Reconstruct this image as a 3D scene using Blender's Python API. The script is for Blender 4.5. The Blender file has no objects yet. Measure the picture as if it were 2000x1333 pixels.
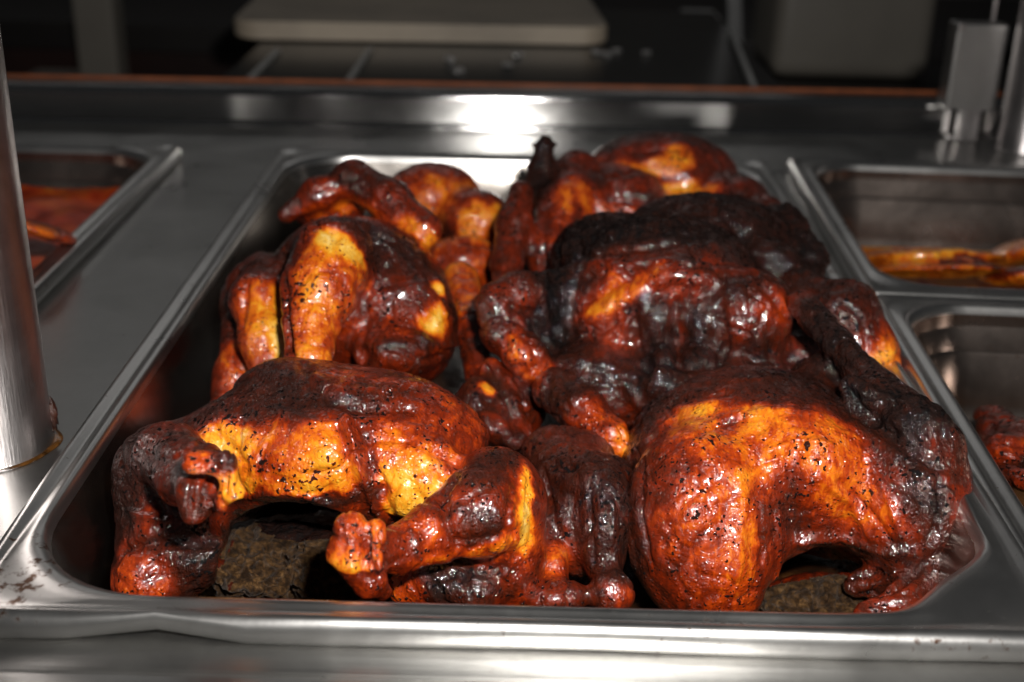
import bpy, bmesh, math, random
import numpy as np
from mathutils import Vector, Matrix
from mathutils.bvhtree import BVHTree
import openvdb

MM = 0.001
scene = bpy.context.scene
COL = scene.collection

# ------------------------------------------------------------------ camera
CP = np.array([-4.20, -308.44, 213.86])            # camera position in mm
A_, B_, C_ = -0.00104, 0.401586, -0.026742
FPX = 2450.0


def _rot(a, b, c):
    ca, sa, cb, sb, cc, sc = math.cos(a), math.sin(a), math.cos(b), math.sin(b), math.cos(c), math.sin(c)
    return (np.array([[ca, -sa, 0], [sa, ca, 0], [0, 0, 1]]) @ np.array([[1, 0, 0], [0, cb, sb], [0, -sb, cb]])
            @ np.array([[cc, 0, sc], [0, 1, 0], [-sc, 0, cc]]))


R = _rot(A_, B_, C_)
cam = bpy.data.cameras.new('camera')
cam_ob = bpy.data.objects.new('camera', cam)
COL.objects.link(cam_ob)
m = Matrix.Identity(4)
for i in range(3):
    m[i][0], m[i][1], m[i][2], m[i][3] = R[i, 0], R[i, 2], -R[i, 1], CP[i] * MM
cam_ob.matrix_world = m
cam.sensor_width = 36
cam.lens = 36 * FPX / 2000
cam.clip_start = 0.01
cam.clip_end = 50
cam.dof.use_dof = True
cam.dof.focus_distance = 0.425
cam.dof.aperture_fstop = 9.5
scene.camera = cam_ob

# ------------------------------------------------------------------ light
world = bpy.data.worlds.new('World')
scene.world = world
world.use_nodes = True
wb = world.node_tree.nodes['Background']
wb.inputs[0].default_value = (0.95, 0.97, 1.0, 1)
wb.inputs[1].default_value = 0.024
fl = bpy.data.lights.new('camera_flash', 'AREA')
fl.shape = 'RECTANGLE'
fl.size, fl.size_y = 0.030, 0.018
fl.energy = 4.7
fl.color = (1.0, 0.97, 0.93)
fo = bpy.data.objects.new('camera_flash', fl)
COL.objects.link(fo)
fpos = (CP + R @ np.array([58, 0, 72.0])) * MM
fo.location = Vector(fpos)
fo.rotation_euler = (Vector((0.02, 0.20, 0.0)) - Vector(fpos)).to_track_quat('-Z', 'Y').to_euler()
cl = bpy.data.lights.new('ceiling_lamp', 'AREA')          # the shop's own tube light over the far side of the counter
cl.shape = 'RECTANGLE'
cl.size, cl.size_y = 2.2, 0.35
cl.energy = 1.5
cl.color = (1.0, 0.98, 0.96)
co = bpy.data.objects.new('ceiling_lamp', cl)
COL.objects.link(co)
co.location = (-0.35, 2.5, 1.30)
co.rotation_euler = (Vector((0, .3, 0)) - co.location).to_track_quat('-Z', 'Y').to_euler()
scene.view_settings.view_transform = 'Standard'
scene.view_settings.look = 'None'
scene.view_settings.exposure = 0.0
scene.view_settings.gamma = 1.0
scene.cycles.use_denoising = True
scene.cycles.max_bounces = 6


# ------------------------------------------------------------------ helpers
def ray(u, v):
    return R @ np.array([(u - 1000) / FPX, 1, -(v - 666.5) / FPX])


def U(u, v, y):
    """world point (mm) seen at photo pixel u, v at world depth y"""
    d = ray(u, v)
    return CP + (y - CP[1]) / d[1] * d


def UZ(u, v, z):
    d = ray(u, v)
    return CP + (z - CP[2]) / d[2] * d


def pxmm(p):
    return float(((p - CP) @ R)[1]) / FPX


def tag(o, label=None, cat=None, group=None, kind=None):
    if label: o['label'] = label
    if cat: o['category'] = cat
    if group: o['group'] = group
    if kind: o['kind'] = kind
    return o


def empty(name, loc, label, cat, group=None):
    o = bpy.data.objects.new(name, None)
    o.location = Vector(loc) * MM
    o.empty_display_size = 0.02
    COL.objects.link(o)
    return tag(o, label, cat, group)


def mesh_obj(name, verts, faces, mat, parent=None, smooth=True):
    """verts in mm, world; stored relative to the parent"""
    me = bpy.data.meshes.new(name)
    off = np.array(parent.location) / MM if parent else np.zeros(3)
    me.from_pydata([tuple((np.asarray(v) - off) * MM) for v in verts], [], [tuple(f) for f in faces])
    me.update()
    if smooth:
        me.polygons.foreach_set('use_smooth', [True] * len(me.polygons))
    me.materials.append(mat)
    o = bpy.data.objects.new(name, me)
    COL.objects.link(o)
    if parent: o.parent = parent
    return o


def bm_obj(name, bm, mat, parent=None, smooth=False):
    me = bpy.data.meshes.new(name)
    bmesh.ops.recalc_face_normals(bm, faces=bm.faces)
    off = Vector(parent.location) if parent else Vector()
    for v in bm.verts: v.co = v.co * MM - off
    bm.to_mesh(me); bm.free()
    if smooth: me.polygons.foreach_set('use_smooth', [True] * len(me.polygons))
    me.materials.append(mat)
    o = bpy.data.objects.new(name, me)
    COL.objects.link(o)
    if parent: o.parent = parent
    return o


def box_bm(c, s, bevel=0, rotz=0, seg=3):
    bm = bmesh.new()
    bmesh.ops.create_cube(bm, size=1)
    for v in bm.verts: v.co = Vector((v.co.x * s[0], v.co.y * s[1], v.co.z * s[2]))
    if bevel: bmesh.ops.bevel(bm, geom=bm.edges[:], offset=bevel, segments=seg, profile=.6, affect='EDGES')
    Mr = Matrix.Rotation(rotz, 3, 'Z')
    for v in bm.verts: v.co = Mr @ v.co + Vector(c)
    return bm


# ------------------------------------------------------------------ noise (numpy)
_rs = np.random.RandomState(7)
_T = _rs.rand(32, 32, 32).astype(np.float32) * 2 - 1


def vnoise(p):
    i = np.floor(p).astype(np.int64)
    f = p - i
    f = f * f * (3 - 2 * f)
    i &= 31
    j = (i + 1) & 31
    x0, y0, z0, x1, y1, z1 = i[:, 0], i[:, 1], i[:, 2], j[:, 0], j[:, 1], j[:, 2]
    fx, fy, fz = f[:, 0], f[:, 1], f[:, 2]
    a = _T[x0, y0, z0] * (1 - fx) + _T[x1, y0, z0] * fx
    b = _T[x0, y1, z0] * (1 - fx) + _T[x1, y1, z0] * fx
    c = _T[x0, y0, z1] * (1 - fx) + _T[x1, y0, z1] * fx
    d = _T[x0, y1, z1] * (1 - fx) + _T[x1, y1, z1] * fx
    return (a * (1 - fy) + b * fy) * (1 - fz) + (c * (1 - fy) + d * fy) * fz


def fbm(p, size, octv=3, off=0.0):
    s = 0; a = 1.0; t = 0
    q = p / size + off
    for k in range(octv):
        s = s + a * vnoise(q); t += a
        q = q * 2.03 + 5.7; a *= .5
    return s / t


# ------------------------------------------------------------------ materials
def new_mat(name):
    mt = bpy.data.materials.new(name)
    mt.use_nodes = True
    nt = mt.node_tree
    return mt, nt, nt.nodes['Principled BSDF']


def N(nt, typ, **kw):
    n = nt.nodes.new(typ)
    for k, v in kw.items():
        if k.startswith('i_'):
            n.inputs[k[2:].replace('_', ' ')].default_value = v
        else:
            setattr(n, k, v)
    return n


def math_n(nt, op, a, b=None, clamp=False):
    n = nt.nodes.new('ShaderNodeMath'); n.operation = op; n.use_clamp = clamp
    for k, x in enumerate((a, b)):
        if x is None: continue
        if isinstance(x, (int, float)): n.inputs[k].default_value = x
        else: nt.links.new(x, n.inputs[k])
    return n.outputs[0]


def noise_n(nt, vec, scale, detail=3, rough=.55, dist=0.0):
    n = N(nt, 'ShaderNodeTexNoise')
    n.inputs['Scale'].default_value = scale
    n.inputs['Detail'].default_value = detail
    n.inputs['Roughness'].default_value = rough
    n.inputs['Distortion'].default_value = dist
    nt.links.new(vec, n.inputs['Vector'])
    return n.outputs['Fac']


def ramp_n(nt, fac, stops, interp='LINEAR'):
    r = N(nt, 'ShaderNodeValToRGB')
    cr = r.color_ramp
    cr.interpolation = interp
    while len(cr.elements) < len(stops): cr.elements.new(1.0)
    for e, (p, c) in zip(cr.elements, stops):
        e.position = p
        e.color = (*c, 1) if len(c) == 3 else c
    nt.links.new(fac, r.inputs['Fac'])
    return r.outputs['Color']


def geo_pos(nt):
    g = N(nt, 'ShaderNodeNewGeometry')
    return g.outputs['Position']


ROAST = [(0.00, (.78, .56, .22)), (.10, (.70, .40, .060)), (.21, (.66, .27, .012)), (.33, (.56, .125, .004)),
         (.44, (.33, .034, .0015)), (.55, (.138, .0110, .0012)), (.66, (.064, .0078, .002)), (.77, (.030, .0062, .003)),
         (.88, (.015, .0065, .005)), (1.0, (.0065, .0055, .0055))]


def roast_material(name='roast_skin', rough=.26, specks=1.0):
    mt, nt, bs = new_mat(name)
    L = nt.links.new
    pos = geo_pos(nt)
    at = N(nt, 'ShaderNodeAttribute'); at.attribute_name = 'roast'
    lev = at.outputs['Fac']
    n1 = noise_n(nt, pos, 80, 5, .62, 1.2)
    mps = N(nt, 'ShaderNodeMapping'); mps.inputs['Scale'].default_value = (1.0, .45, .3); mps.inputs['Rotation'].default_value = (.5, .2, .3)
    L(pos, mps.inputs['Vector'])
    n2 = noise_n(nt, mps.outputs[0], 520, 4, .65, .8)
    lev = math_n(nt, 'ADD', lev, math_n(nt, 'MULTIPLY', math_n(nt, 'SUBTRACT', n1, .5), 4.6))
    lev = math_n(nt, 'ADD', lev, math_n(nt, 'MULTIPLY', math_n(nt, 'SUBTRACT', n2, .5), 3.2))
    # fine browned crackle lines
    n3 = noise_n(nt, pos, 150, 3, .6, 1.5)
    ln = math_n(nt, 'SUBTRACT', 1.0, math_n(nt, 'MULTIPLY', math_n(nt, 'ABSOLUTE', math_n(nt, 'SUBTRACT', n3, .5)), 34.0), True)
    ln = math_n(nt, 'MAXIMUM', ln, 0.0)
    lev = math_n(nt, 'ADD', lev, math_n(nt, 'MULTIPLY', ln, .5))
    # pepper and burnt specks
    s1 = noise_n(nt, pos, 560, 2, .5)
    s2 = noise_n(nt, pos, 60, 2, .5)
    thr = math_n(nt, 'ADD', s1, math_n(nt, 'MULTIPLY', math_n(nt, 'SUBTRACT', s2, .5), .45))
    sp = math_n(nt, 'MULTIPLY', math_n(nt, 'SUBTRACT', thr, .650), 26.0, True)
    sp = math_n(nt, 'MINIMUM', sp, 1.0)
    lev = math_n(nt, 'ADD', lev, math_n(nt, 'MULTIPLY', sp, 4.2 * specks))
    over = math_n(nt, 'MAXIMUM', math_n(nt, 'SUBTRACT', lev, 6.8), 0.0)
    lev = math_n(nt, 'SUBTRACT', lev, math_n(nt, 'MULTIPLY', over, .22))
    lev9 = math_n(nt, 'MULTIPLY', lev, 1 / 9.0, True)
    col = ramp_n(nt, lev9, ROAST)
    L(col, bs.inputs['Base Color'])
    # gloss: greasy skin, duller where charred
    rg = math_n(nt, 'ADD', rough, math_n(nt, 'MULTIPLY', noise_n(nt, pos, 300, 3), .16))
    rg = math_n(nt, 'ADD', rg, math_n(nt, 'MULTIPLY', math_n(nt, 'SUBTRACT', lev9, .7, True), .5))
    L(rg, bs.inputs['Roughness'])
    L(math_n(nt, 'SUBTRACT', .50, math_n(nt, 'MULTIPLY', math_n(nt, 'SUBTRACT', lev9, .50, True), 1.4), True), bs.inputs['Specular IOR Level'])
    gp = noise_n(nt, pos, 55, 4, .6, .5)
    cw = math_n(nt, 'ADD', .35, math_n(nt, 'MULTIPLY', math_n(nt, 'SUBTRACT', gp, .42, True), 5.5), True)
    cw = math_n(nt, 'MAXIMUM', cw, math_n(nt, 'MULTIPLY', math_n(nt, 'SUBTRACT', lev9, .6, True), 2.0, True))
    cw = math_n(nt, 'MULTIPLY', cw, math_n(nt, 'SUBTRACT', 1.0, math_n(nt, 'MULTIPLY', math_n(nt, 'SUBTRACT', lev9, .82, True), 5.5, True), True))
    bs.inputs['Coat IOR'].default_value = 1.65
    L(cw, bs.inputs['Coat Weight'])
    bs.inputs['Coat Roughness'].default_value = .06
    bs.inputs['Subsurface Weight'].default_value = .0
    # relief: smooth taut skin broken by pores, specks and small drips
    h1 = noise_n(nt, pos, 240, 1, .5, .3)
    h2 = noise_n(nt, pos, 640, 1, .4)
    vo = N(nt, 'ShaderNodeTexVoronoi', feature='F1'); vo.inputs['Scale'].default_value = 520
    L(pos, vo.inputs['Vector'])
    pim = math_n(nt, 'MULTIPLY', math_n(nt, 'SUBTRACT', .40, vo.outputs['Distance'], True), 1.7)
    pim = math_n(nt, 'MULTIPLY', pim, math_n(nt, 'MULTIPLY', math_n(nt, 'SUBTRACT', noise_n(nt, pos, 120, 2), .36, True), 5.0, True))
    hh = math_n(nt, 'ADD', math_n(nt, 'MULTIPLY', h1, .34), math_n(nt, 'MULTIPLY', h2, .34))
    hh = math_n(nt, 'ADD', hh, pim)
    hh = math_n(nt, 'SUBTRACT', hh, math_n(nt, 'MULTIPLY', ln, .08))
    crust = math_n(nt, 'MULTIPLY', math_n(nt, 'SUBTRACT', lev9, .66, True), 3.0, True)
    hh = math_n(nt, 'ADD', hh, math_n(nt, 'MULTIPLY', crust, math_n(nt, 'MULTIPLY', noise_n(nt, pos, 400, 2, .6), 2.2)))
    hh = math_n(nt, 'ADD', hh, math_n(nt, 'MULTIPLY', sp, .18))
    bp = N(nt, 'ShaderNodeBump'); bp.inputs['Strength'].default_value = .8
    bp.inputs['Distance'].default_value = .0009
    L(hh, bp.inputs['Height'])
    L(bp.outputs[0], bs.inputs['Normal'])
    L(bp.outputs[0], bs.inputs['Coat Normal'])
    return mt


def flesh_material():
    mt, nt, bs = new_mat('cooked_back_meat')
    L = nt.links.new
    pos = geo_pos(nt)
    n1 = noise_n(nt, pos, 330, 7, .8, .2)
    col = ramp_n(nt, n1, [(.30, (.006, .004, .003)), (.44, (.028, .014, .006)), (.53, (.085, .042, .015)),
                          (.62, (.20, .105, .038)), (.74, (.40, .25, .11))])
    L(col, bs.inputs['Base Color'])
    bs.inputs['Roughness'].default_value = .38
    bp = N(nt, 'ShaderNodeBump'); bp.inputs['Strength'].default_value = 1
    bp.inputs['Distance'].default_value = .005
    L(noise_n(nt, pos, 300, 7, .8, .3), bp.inputs['Height'])
    L(bp.outputs[0], bs.inputs['Normal'])
    return mt


def steel_material(name, base=.55, rough=.26, grain=(40, 1500, 1500), bump=.10, spots=0.0, tint=(1, .985, .96), dirt=.5, aniso=0.0, tang=(0, .7, .7), wavy=2.0, stain=None):
    mt, nt, bs = new_mat(name)
    L = nt.links.new
    pos = geo_pos(nt)
    mp = N(nt, 'ShaderNodeMapping'); mp.inputs['Scale'].default_value = grain
    L(pos, mp.inputs['Vector'])
    g = noise_n(nt, mp.outputs[0], 1.0, 3, .6)
    sm = noise_n(nt, pos, 22, 5, .65, .5)
    bs.inputs['Metallic'].default_value = 1
    c = ramp_n(nt, sm, [(.3, tuple(base * (1 - .35 * dirt) * t for t in tint)), (.7, tuple(base * t for t in tint))])
    if spots:
        s = noise_n(nt, pos, 230, 3, .6, .3)
        s2 = noise_n(nt, pos, 25, 2)
        s = math_n(nt, 'ADD', s, math_n(nt, 'MULTIPLY', math_n(nt, 'SUBTRACT', s2, .5), .5))
        if stain:
            vm = N(nt, 'ShaderNodeVectorMath', operation='DISTANCE')
            L(pos, vm.inputs[0]); vm.inputs[1].default_value = stain
            s = math_n(nt, 'ADD', s, math_n(nt, 'MAXIMUM', math_n(nt, 'MULTIPLY', math_n(nt, 'SUBTRACT', .036, vm.outputs['Value']), 5.5), 0.0))
        k = math_n(nt, 'MULTIPLY', math_n(nt, 'SUBTRACT', s, .68), 12 * spots, True)
        mx = N(nt, 'ShaderNodeMix', data_type='RGBA')
        L(k, mx.inputs[0]); L(c, mx.inputs[6]); mx.inputs[7].default_value = (.10, .050, .030, 1)
        c = mx.outputs[2]
        L(math_n(nt, 'SUBTRACT', 1.0, math_n(nt, 'MULTIPLY', k, .12)), bs.inputs['Metallic'])
    L(c, bs.inputs['Base Color'])
    rg = math_n(nt, 'ADD', rough - .5 * min(.16, rough * .6), math_n(nt, 'MULTIPLY', sm, min(.16, rough * .6)))
    L(rg, bs.inputs['Roughness'])
    if aniso:
        bs.inputs['Anisotropic'].default_value = aniso
        cx = N(nt, 'ShaderNodeCombineXYZ')
        for k in range(3): cx.inputs[k].default_value = tang[k]
        L(cx.outputs[0], bs.inputs['Tangent'])
    bp = N(nt, 'ShaderNodeBump'); bp.inputs['Strength'].default_value = bump
    bp.inputs['Distance'].default_value = .001
    L(math_n(nt, 'ADD', g, math_n(nt, 'MULTIPLY', sm, wavy)), bp.inputs['Height'])
    L(bp.outputs[0], bs.inputs['Normal'])
    return mt


def plain_material(name, col, rough=.5, metal=0, var=.3, scale=30, bump=0.0):
    mt, nt, bs = new_mat(name)
    L = nt.links.new
    pos = geo_pos(nt)
    n = noise_n(nt, pos, scale, 5, .6, .4)
    L(ramp_n(nt, n, [(.3, tuple(c * (1 - var) for c in col)), (.7, tuple(min(1, c * (1 + var)) for c in col))]),
      bs.inputs['Base Color'])
    bs.inputs['Roughness'].default_value = rough
    bs.inputs['Metallic'].default_value = metal
    if bump:
        bp = N(nt, 'ShaderNodeBump'); bp.inputs['Strength'].default_value = bump
        bp.inputs['Distance'].default_value = .001
        L(noise_n(nt, pos, scale * 8, 4), bp.inputs['Height'])
        L(bp.outputs[0], bs.inputs['Normal'])
    return mt


def sauce_material(name, stops, scale=45, rough=.25):
    mt, nt, bs = new_mat(name)
    L = nt.links.new
    pos = geo_pos(nt)
    n = noise_n(nt, pos, scale, 6, .62, 1.0)
    L(ramp_n(nt, n, stops), bs.inputs['Base Color'])
    bs.inputs['Roughness'].default_value = rough
    bp = N(nt, 'ShaderNodeBump'); bp.inputs['Strength'].default_value = .5
    bp.inputs['Distance'].default_value = .002
    L(noise_n(nt, pos, 220, 5, .6), bp.inputs['Height'])
    L(bp.outputs[0], bs.inputs['Normal'])
    return mt


SKIN = roast_material()
FLESH = flesh_material()
PAN = steel_material('pan_steel', .66, .30, (300, 300, 300), .03, .7, stain=(-.150, .008, 0))
GREASY = steel_material('greasy_basin_steel', .40, .26, (300, 300, 300), .05, .8, (1, .82, .72), .8)
BASIN = steel_material('basin_steel', .50, .22, (300, 300, 300), .05, .5, (1, .92, .84), .7)
COUNTER = steel_material('counter_steel', .42, .30, (25, 1400, 1400), .06, .12, (1, .99, .96), .6, .6, (0, .7, .7), .4)
RAIL = steel_material('rail_steel', .50, .14, (2, 900, 900), .10, 0, (1, .985, .97), .3, 1.0, (0, .7, .7), .0)
POLE = steel_material('post_steel', .64, .40, (900, 900, 60), .16, .3, (1, .94, .93), 1.1, .6, (0, 0, 1), 2.6)


# ------------------------------------------------------------------ steel: counter, rail, pans, posts
def rrect(cx, cy, hw, hl, r, z, n=10, rot=0.0, piv=(0, 0)):
    pts = []
    r = min(r, hw - .1, hl - .1)
    for (sx, sy, a0) in ((1, 1, 0), (-1, 1, 90), (-1, -1, 180), (1, -1, 270)):
        for k in range(n + 1):
            a = math.radians(a0 + 90 * k / n)
            pts.append((cx + sx * (hw - r) + r * math.cos(a), cy + sy * (hl - r) + r * math.sin(a)))
    # extra points on the long sides
    out = []
    for i, p in enumerate(pts):
        q = pts[(i + 1) % len(pts)]
        out.append(p)
        if (i % (n + 1)) == n:
            for k in range(1, 12):
                t = k / 12
                out.append((p[0] * (1 - t) + q[0] * t, p[1] * (1 - t) + q[1] * t))
    c, s = math.cos(rot), math.sin(rot)
    return [(piv[0] + c * (x - piv[0]) - s * (y - piv[1]), piv[1] + s * (x - piv[0]) + c * (y - piv[1]), z) for x, y in out]


def make_pan(x0, x1, y0, y1, depth, label, rot=0.0, piv=(0, 0), warp=None, corner=46, step=True, group='steam table pans', mat=None):
    """x0..y1 is the opening; the flange goes 12 mm further"""
    cx, cy, hw, hl = (x0 + x1) / 2, (y0 + y1) / 2, (x1 - x0) / 2, (y1 - y0) / 2
    o = empty('steam_table_pan', (cx, cy, -depth), label, 'pan', group)
    prof_rim = [(7.0, -9.0, 4), (11.6, -8.6, 7), (12.6, -7.0, 8), (13.0, -4.5, 8), (12.4, -2.0, 8), (11.2, -.4, 7), (9.8, .35, 7),
                (8.4, .0, 8), (7.4, -.8, 12), (6.2, -1.1, 18), (5.4, -.9, 24), (4.2, -.4, 32), (3.0, .1, 38), (1.9, .0, 42), (0.9, -.7, 45), (0.1, -2.2, 45), (-.4, -4.6, 45)]
    prof_in = [(-.4, -4.6, 45)]
    if step:
        prof_in += [(-1.2, -19.0, 45), (-1.8, -20.5, 45), (-4.2, -22.0, 44), (-5.0, -23.5, 44)]
    if not step: prof_in += [(-1.6, -8.5, 45), (-6.6, -24, 44)]
    prof_in += [(-9.0, -depth + 14, 40), (-10.5, -depth + 6, 36), (-15, -depth + 1.5, 30), (-22, -depth, 24), (-60, -depth, 18)]
    prof_out = [(-23, -depth - 1.0, 24), (-14.5, -depth + .7, 30), (-9.6, -depth + 6, 36), (-7.6, -depth + 14, 40), (-4.4, -24, 44), (.7, -5.0, 44), (2.0, -2.4, 42), (6.5, -2.2, 18), (7.0, -9.0, 4)]

    def sweep(name, prof, cap=False):
        verts, faces = [], []
        n = None
        for (d, z, r) in prof:
            lp = rrect(cx, cy, hw + d, hl + d, r * (corner / 46.0), z, rot=rot, piv=piv)
            if warp: lp = [warp(p, d) for p in lp]
            n = len(lp)
            verts += lp
        for k in range(len(prof) - 1):
            for i in range(n):
                j = (i + 1) % n
                faces.append((k * n + i, k * n + j, (k + 1) * n + j, (k + 1) * n + i))
        if cap: faces.append(tuple(range((len(prof) - 1) * n, len(prof) * n)))
        return mesh_obj(name, verts, faces, PAN if name == 'rim' else (mat or BASIN), o)
    sweep('rim', prof_rim)
    sweep('basin', prof_in, True)
    sweep('outer_shell', [(-60, -depth - 1, 18)] + prof_out)
    return o


def front_warp(p, d):
    x, y, z = p
    if y < 20 and d > 6:
        k = min(1, (d - 6) / 5)
        b = math.exp(-((x + 106) / 9.0) ** 2)
        z = z + (b * 2.4 if z < -1.5 else b * -.3)
        y = y + b * 2.2 * k
        if x < -106: z -= (1 - math.exp(-((x + 106) / 22.0) ** 2)) * .8 * k
        z += .5 * math.sin(x * .045 + 1) * k * (1 if z < -1.5 else .3)
    if x > 60 and y < 80:
        q = math.exp(-((x - 142) ** 2 + (y - 8) ** 2) / 26.0 ** 2) * min(1, max(0, (11 - d) / 7))
        x -= 8.5 * q; y += 6.5 * q
    # dents along the long left and right flanges
    if abs(x) > 140:
        z += .25 * math.sin(y * .06 + 2 * math.sin(y * .021)) * min(1, max(0, d) / 6)
    return (x, y, z)


COUNTER_Z = -9.2
main_pan = make_pan(-151, 151, 0, 505, 66, 'large stainless pan full of roast chickens in the middle of the counter', warp=front_warp, step=False)
RR = math.radians(-2.6)
make_pan(-600, -241, 200, 505, 66, 'stainless pan of red stew behind the left post', corner=38, mat=GREASY)
make_pan(182, 465, 283, 518, 62, 'stainless pan of orange sauce at the right, farther of the two', rot=RR, piv=(168, 270), corner=34, mat=GREASY)
make_pan(182, 465, 10, 256, 62, 'mostly empty stainless pan at the right edge, nearer of the two', rot=RR, piv=(168, 270), corner=34, mat=GREASY)


def rotp(x, y):
    c, s = math.cos(RR), math.sin(RR)
    return (168 + c * (x - 168) - s * (y - 270), 270 + s * (x - 168) + c * (y - 270))


# counter sheet with wells cut where the pans drop in
bm = bmesh.new()
YB = 626.0
def loop(pts):
    vs = [bm.verts.new((x, y, COUNTER_Z)) for x, y in pts]
    for i in range(len(vs)): bm.edges.new((vs[i], vs[(i + 1) % len(vs)]))
    return vs
loop([(-900, -16), (900, -16), (900, YB + 37.8), (-900, YB - 37.8)])
wells = [[(-154, -4), (154, -4), (154, 509), (-154, 509)],
         [(-604, 197), (-238, 197), (-238, 508), (-604, 508)],
         [rotp(179, 280), rotp(468, 280), rotp(468, 521), rotp(179, 521)],
         [rotp(179, 7), rotp(468, 7), rotp(468, 259), rotp(179, 259)]]
wv = [loop(w) for w in wells]
bmesh.ops.triangle_fill(bm, use_beauty=True, edges=bm.edges[:])
for f in list(bm.faces):
    c = f.calc_center_median()
    for w in wells:
        inside = True
        for i in range(4):
            a, b = w[i], w[(i + 1) % 4]
            if (b[0] - a[0]) * (c.y - a[1]) - (b[1] - a[1]) * (c.x - a[0]) < 0: inside = False
        if inside:
            bm.faces.remove(f); break
for vs in wv:
    low = [bm.verts.new((v.co.x, v.co.y, -120)) for v in vs]
    for i in range(4):
        j = (i + 1) % 4
        bm.faces.new((vs[i], vs[j], low[j], low[i]))
    bm.faces.new(low)
# front part: a shallow trough, a rounded shoulder, then the flat ledge
prof = [(-16, COUNTER_Z), (-19, COUNTER_Z - .2), (-23, COUNTER_Z - .3), (-25, COUNTER_Z - .1), (-26.5, COUNTER_Z + .6),
        (-28, COUNTER_Z + 1.0), (-30, COUNTER_Z + 1.1), (-70, COUNTER_Z + 1.2), (-100, COUNTER_Z + 1.2), (-106, COUNTER_Z - 1), (-108, COUNTER_Z - 6), (-108, -120)]
prev = None
for (y, z) in prof:
    row = [bm.verts.new((x, y, z)) for x in (-900, 900)]
    if prev: bm.faces.new((prev[0], prev[1], row[1], row[0]))
    prev = row
counter = bm_obj('counter_top', bm, COUNTER)
tag(counter, kind='structure')

# back rail (slightly out of square with the pans)
RT = math.atan(.038)
def railp(x, y, z):
    return (x, YB + y + .042 * x, z)
def extrude_rail(name, prof, mat, parent=None, x0=-900, x1=900, smooth=True, n=2):
    verts, faces = [], []
    for x in np.linspace(x0, x1, n):
        verts += [railp(x, y, z) for (y, z) in prof]
    k = len(prof)
    for i in range(n - 1):
        for j in range(k - 1):
            faces.append((i * k + j, (i + 1) * k + j, (i + 1) * k + j + 1, i * k + j + 1))
    return mesh_obj(name, verts, faces, mat, parent, smooth)
def arc(cy, cz, r, a0, a1, n=6):
    return [(cy + r * math.cos(math.radians(a0 + (a1 - a0) * k / n)), cz + r * math.sin(math.radians(a0 + (a1 - a0) * k / n))) for k in range(n + 1)]
rail = empty('back_rail', (0, YB, COUNTER_Z), 'brushed steel raised ledge along the back of the counter', 'rail')
extrude_rail('base_bead', arc(-1.5, COUNTER_Z + .2, 3.4, 180, 70, 8), RAIL, rail)
extrude_rail('riser', arc(-3, COUNTER_Z + 3.2, 3, 270, 360) + arc(6, 12, 6, 180, 100), RAIL, rail)
extrude_rail('ledge_top', [(4.96, 17.91), (7, 18.2), (14, 18.2), (15, 18.0), (16.5, 17.4), (33, 17.4)], RAIL, rail)
WOOD = plain_material('orange_trim', (.26, .07, .02), .5, 0, .3, 60)
extrude_rail('edge_trim', [(33.2, 12), (33.2, 18.2), (34, 18.6), (37.5, 18.6), (38.5, 17), (38.5, -20)], WOOD, rail)


# ------------------------------------------------------------------ chickens
def smin(a, b, k):
    h = np.maximum(k - np.abs(a - b), 0) / k
    return np.minimum(a, b) - h * h * k * .25


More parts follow.
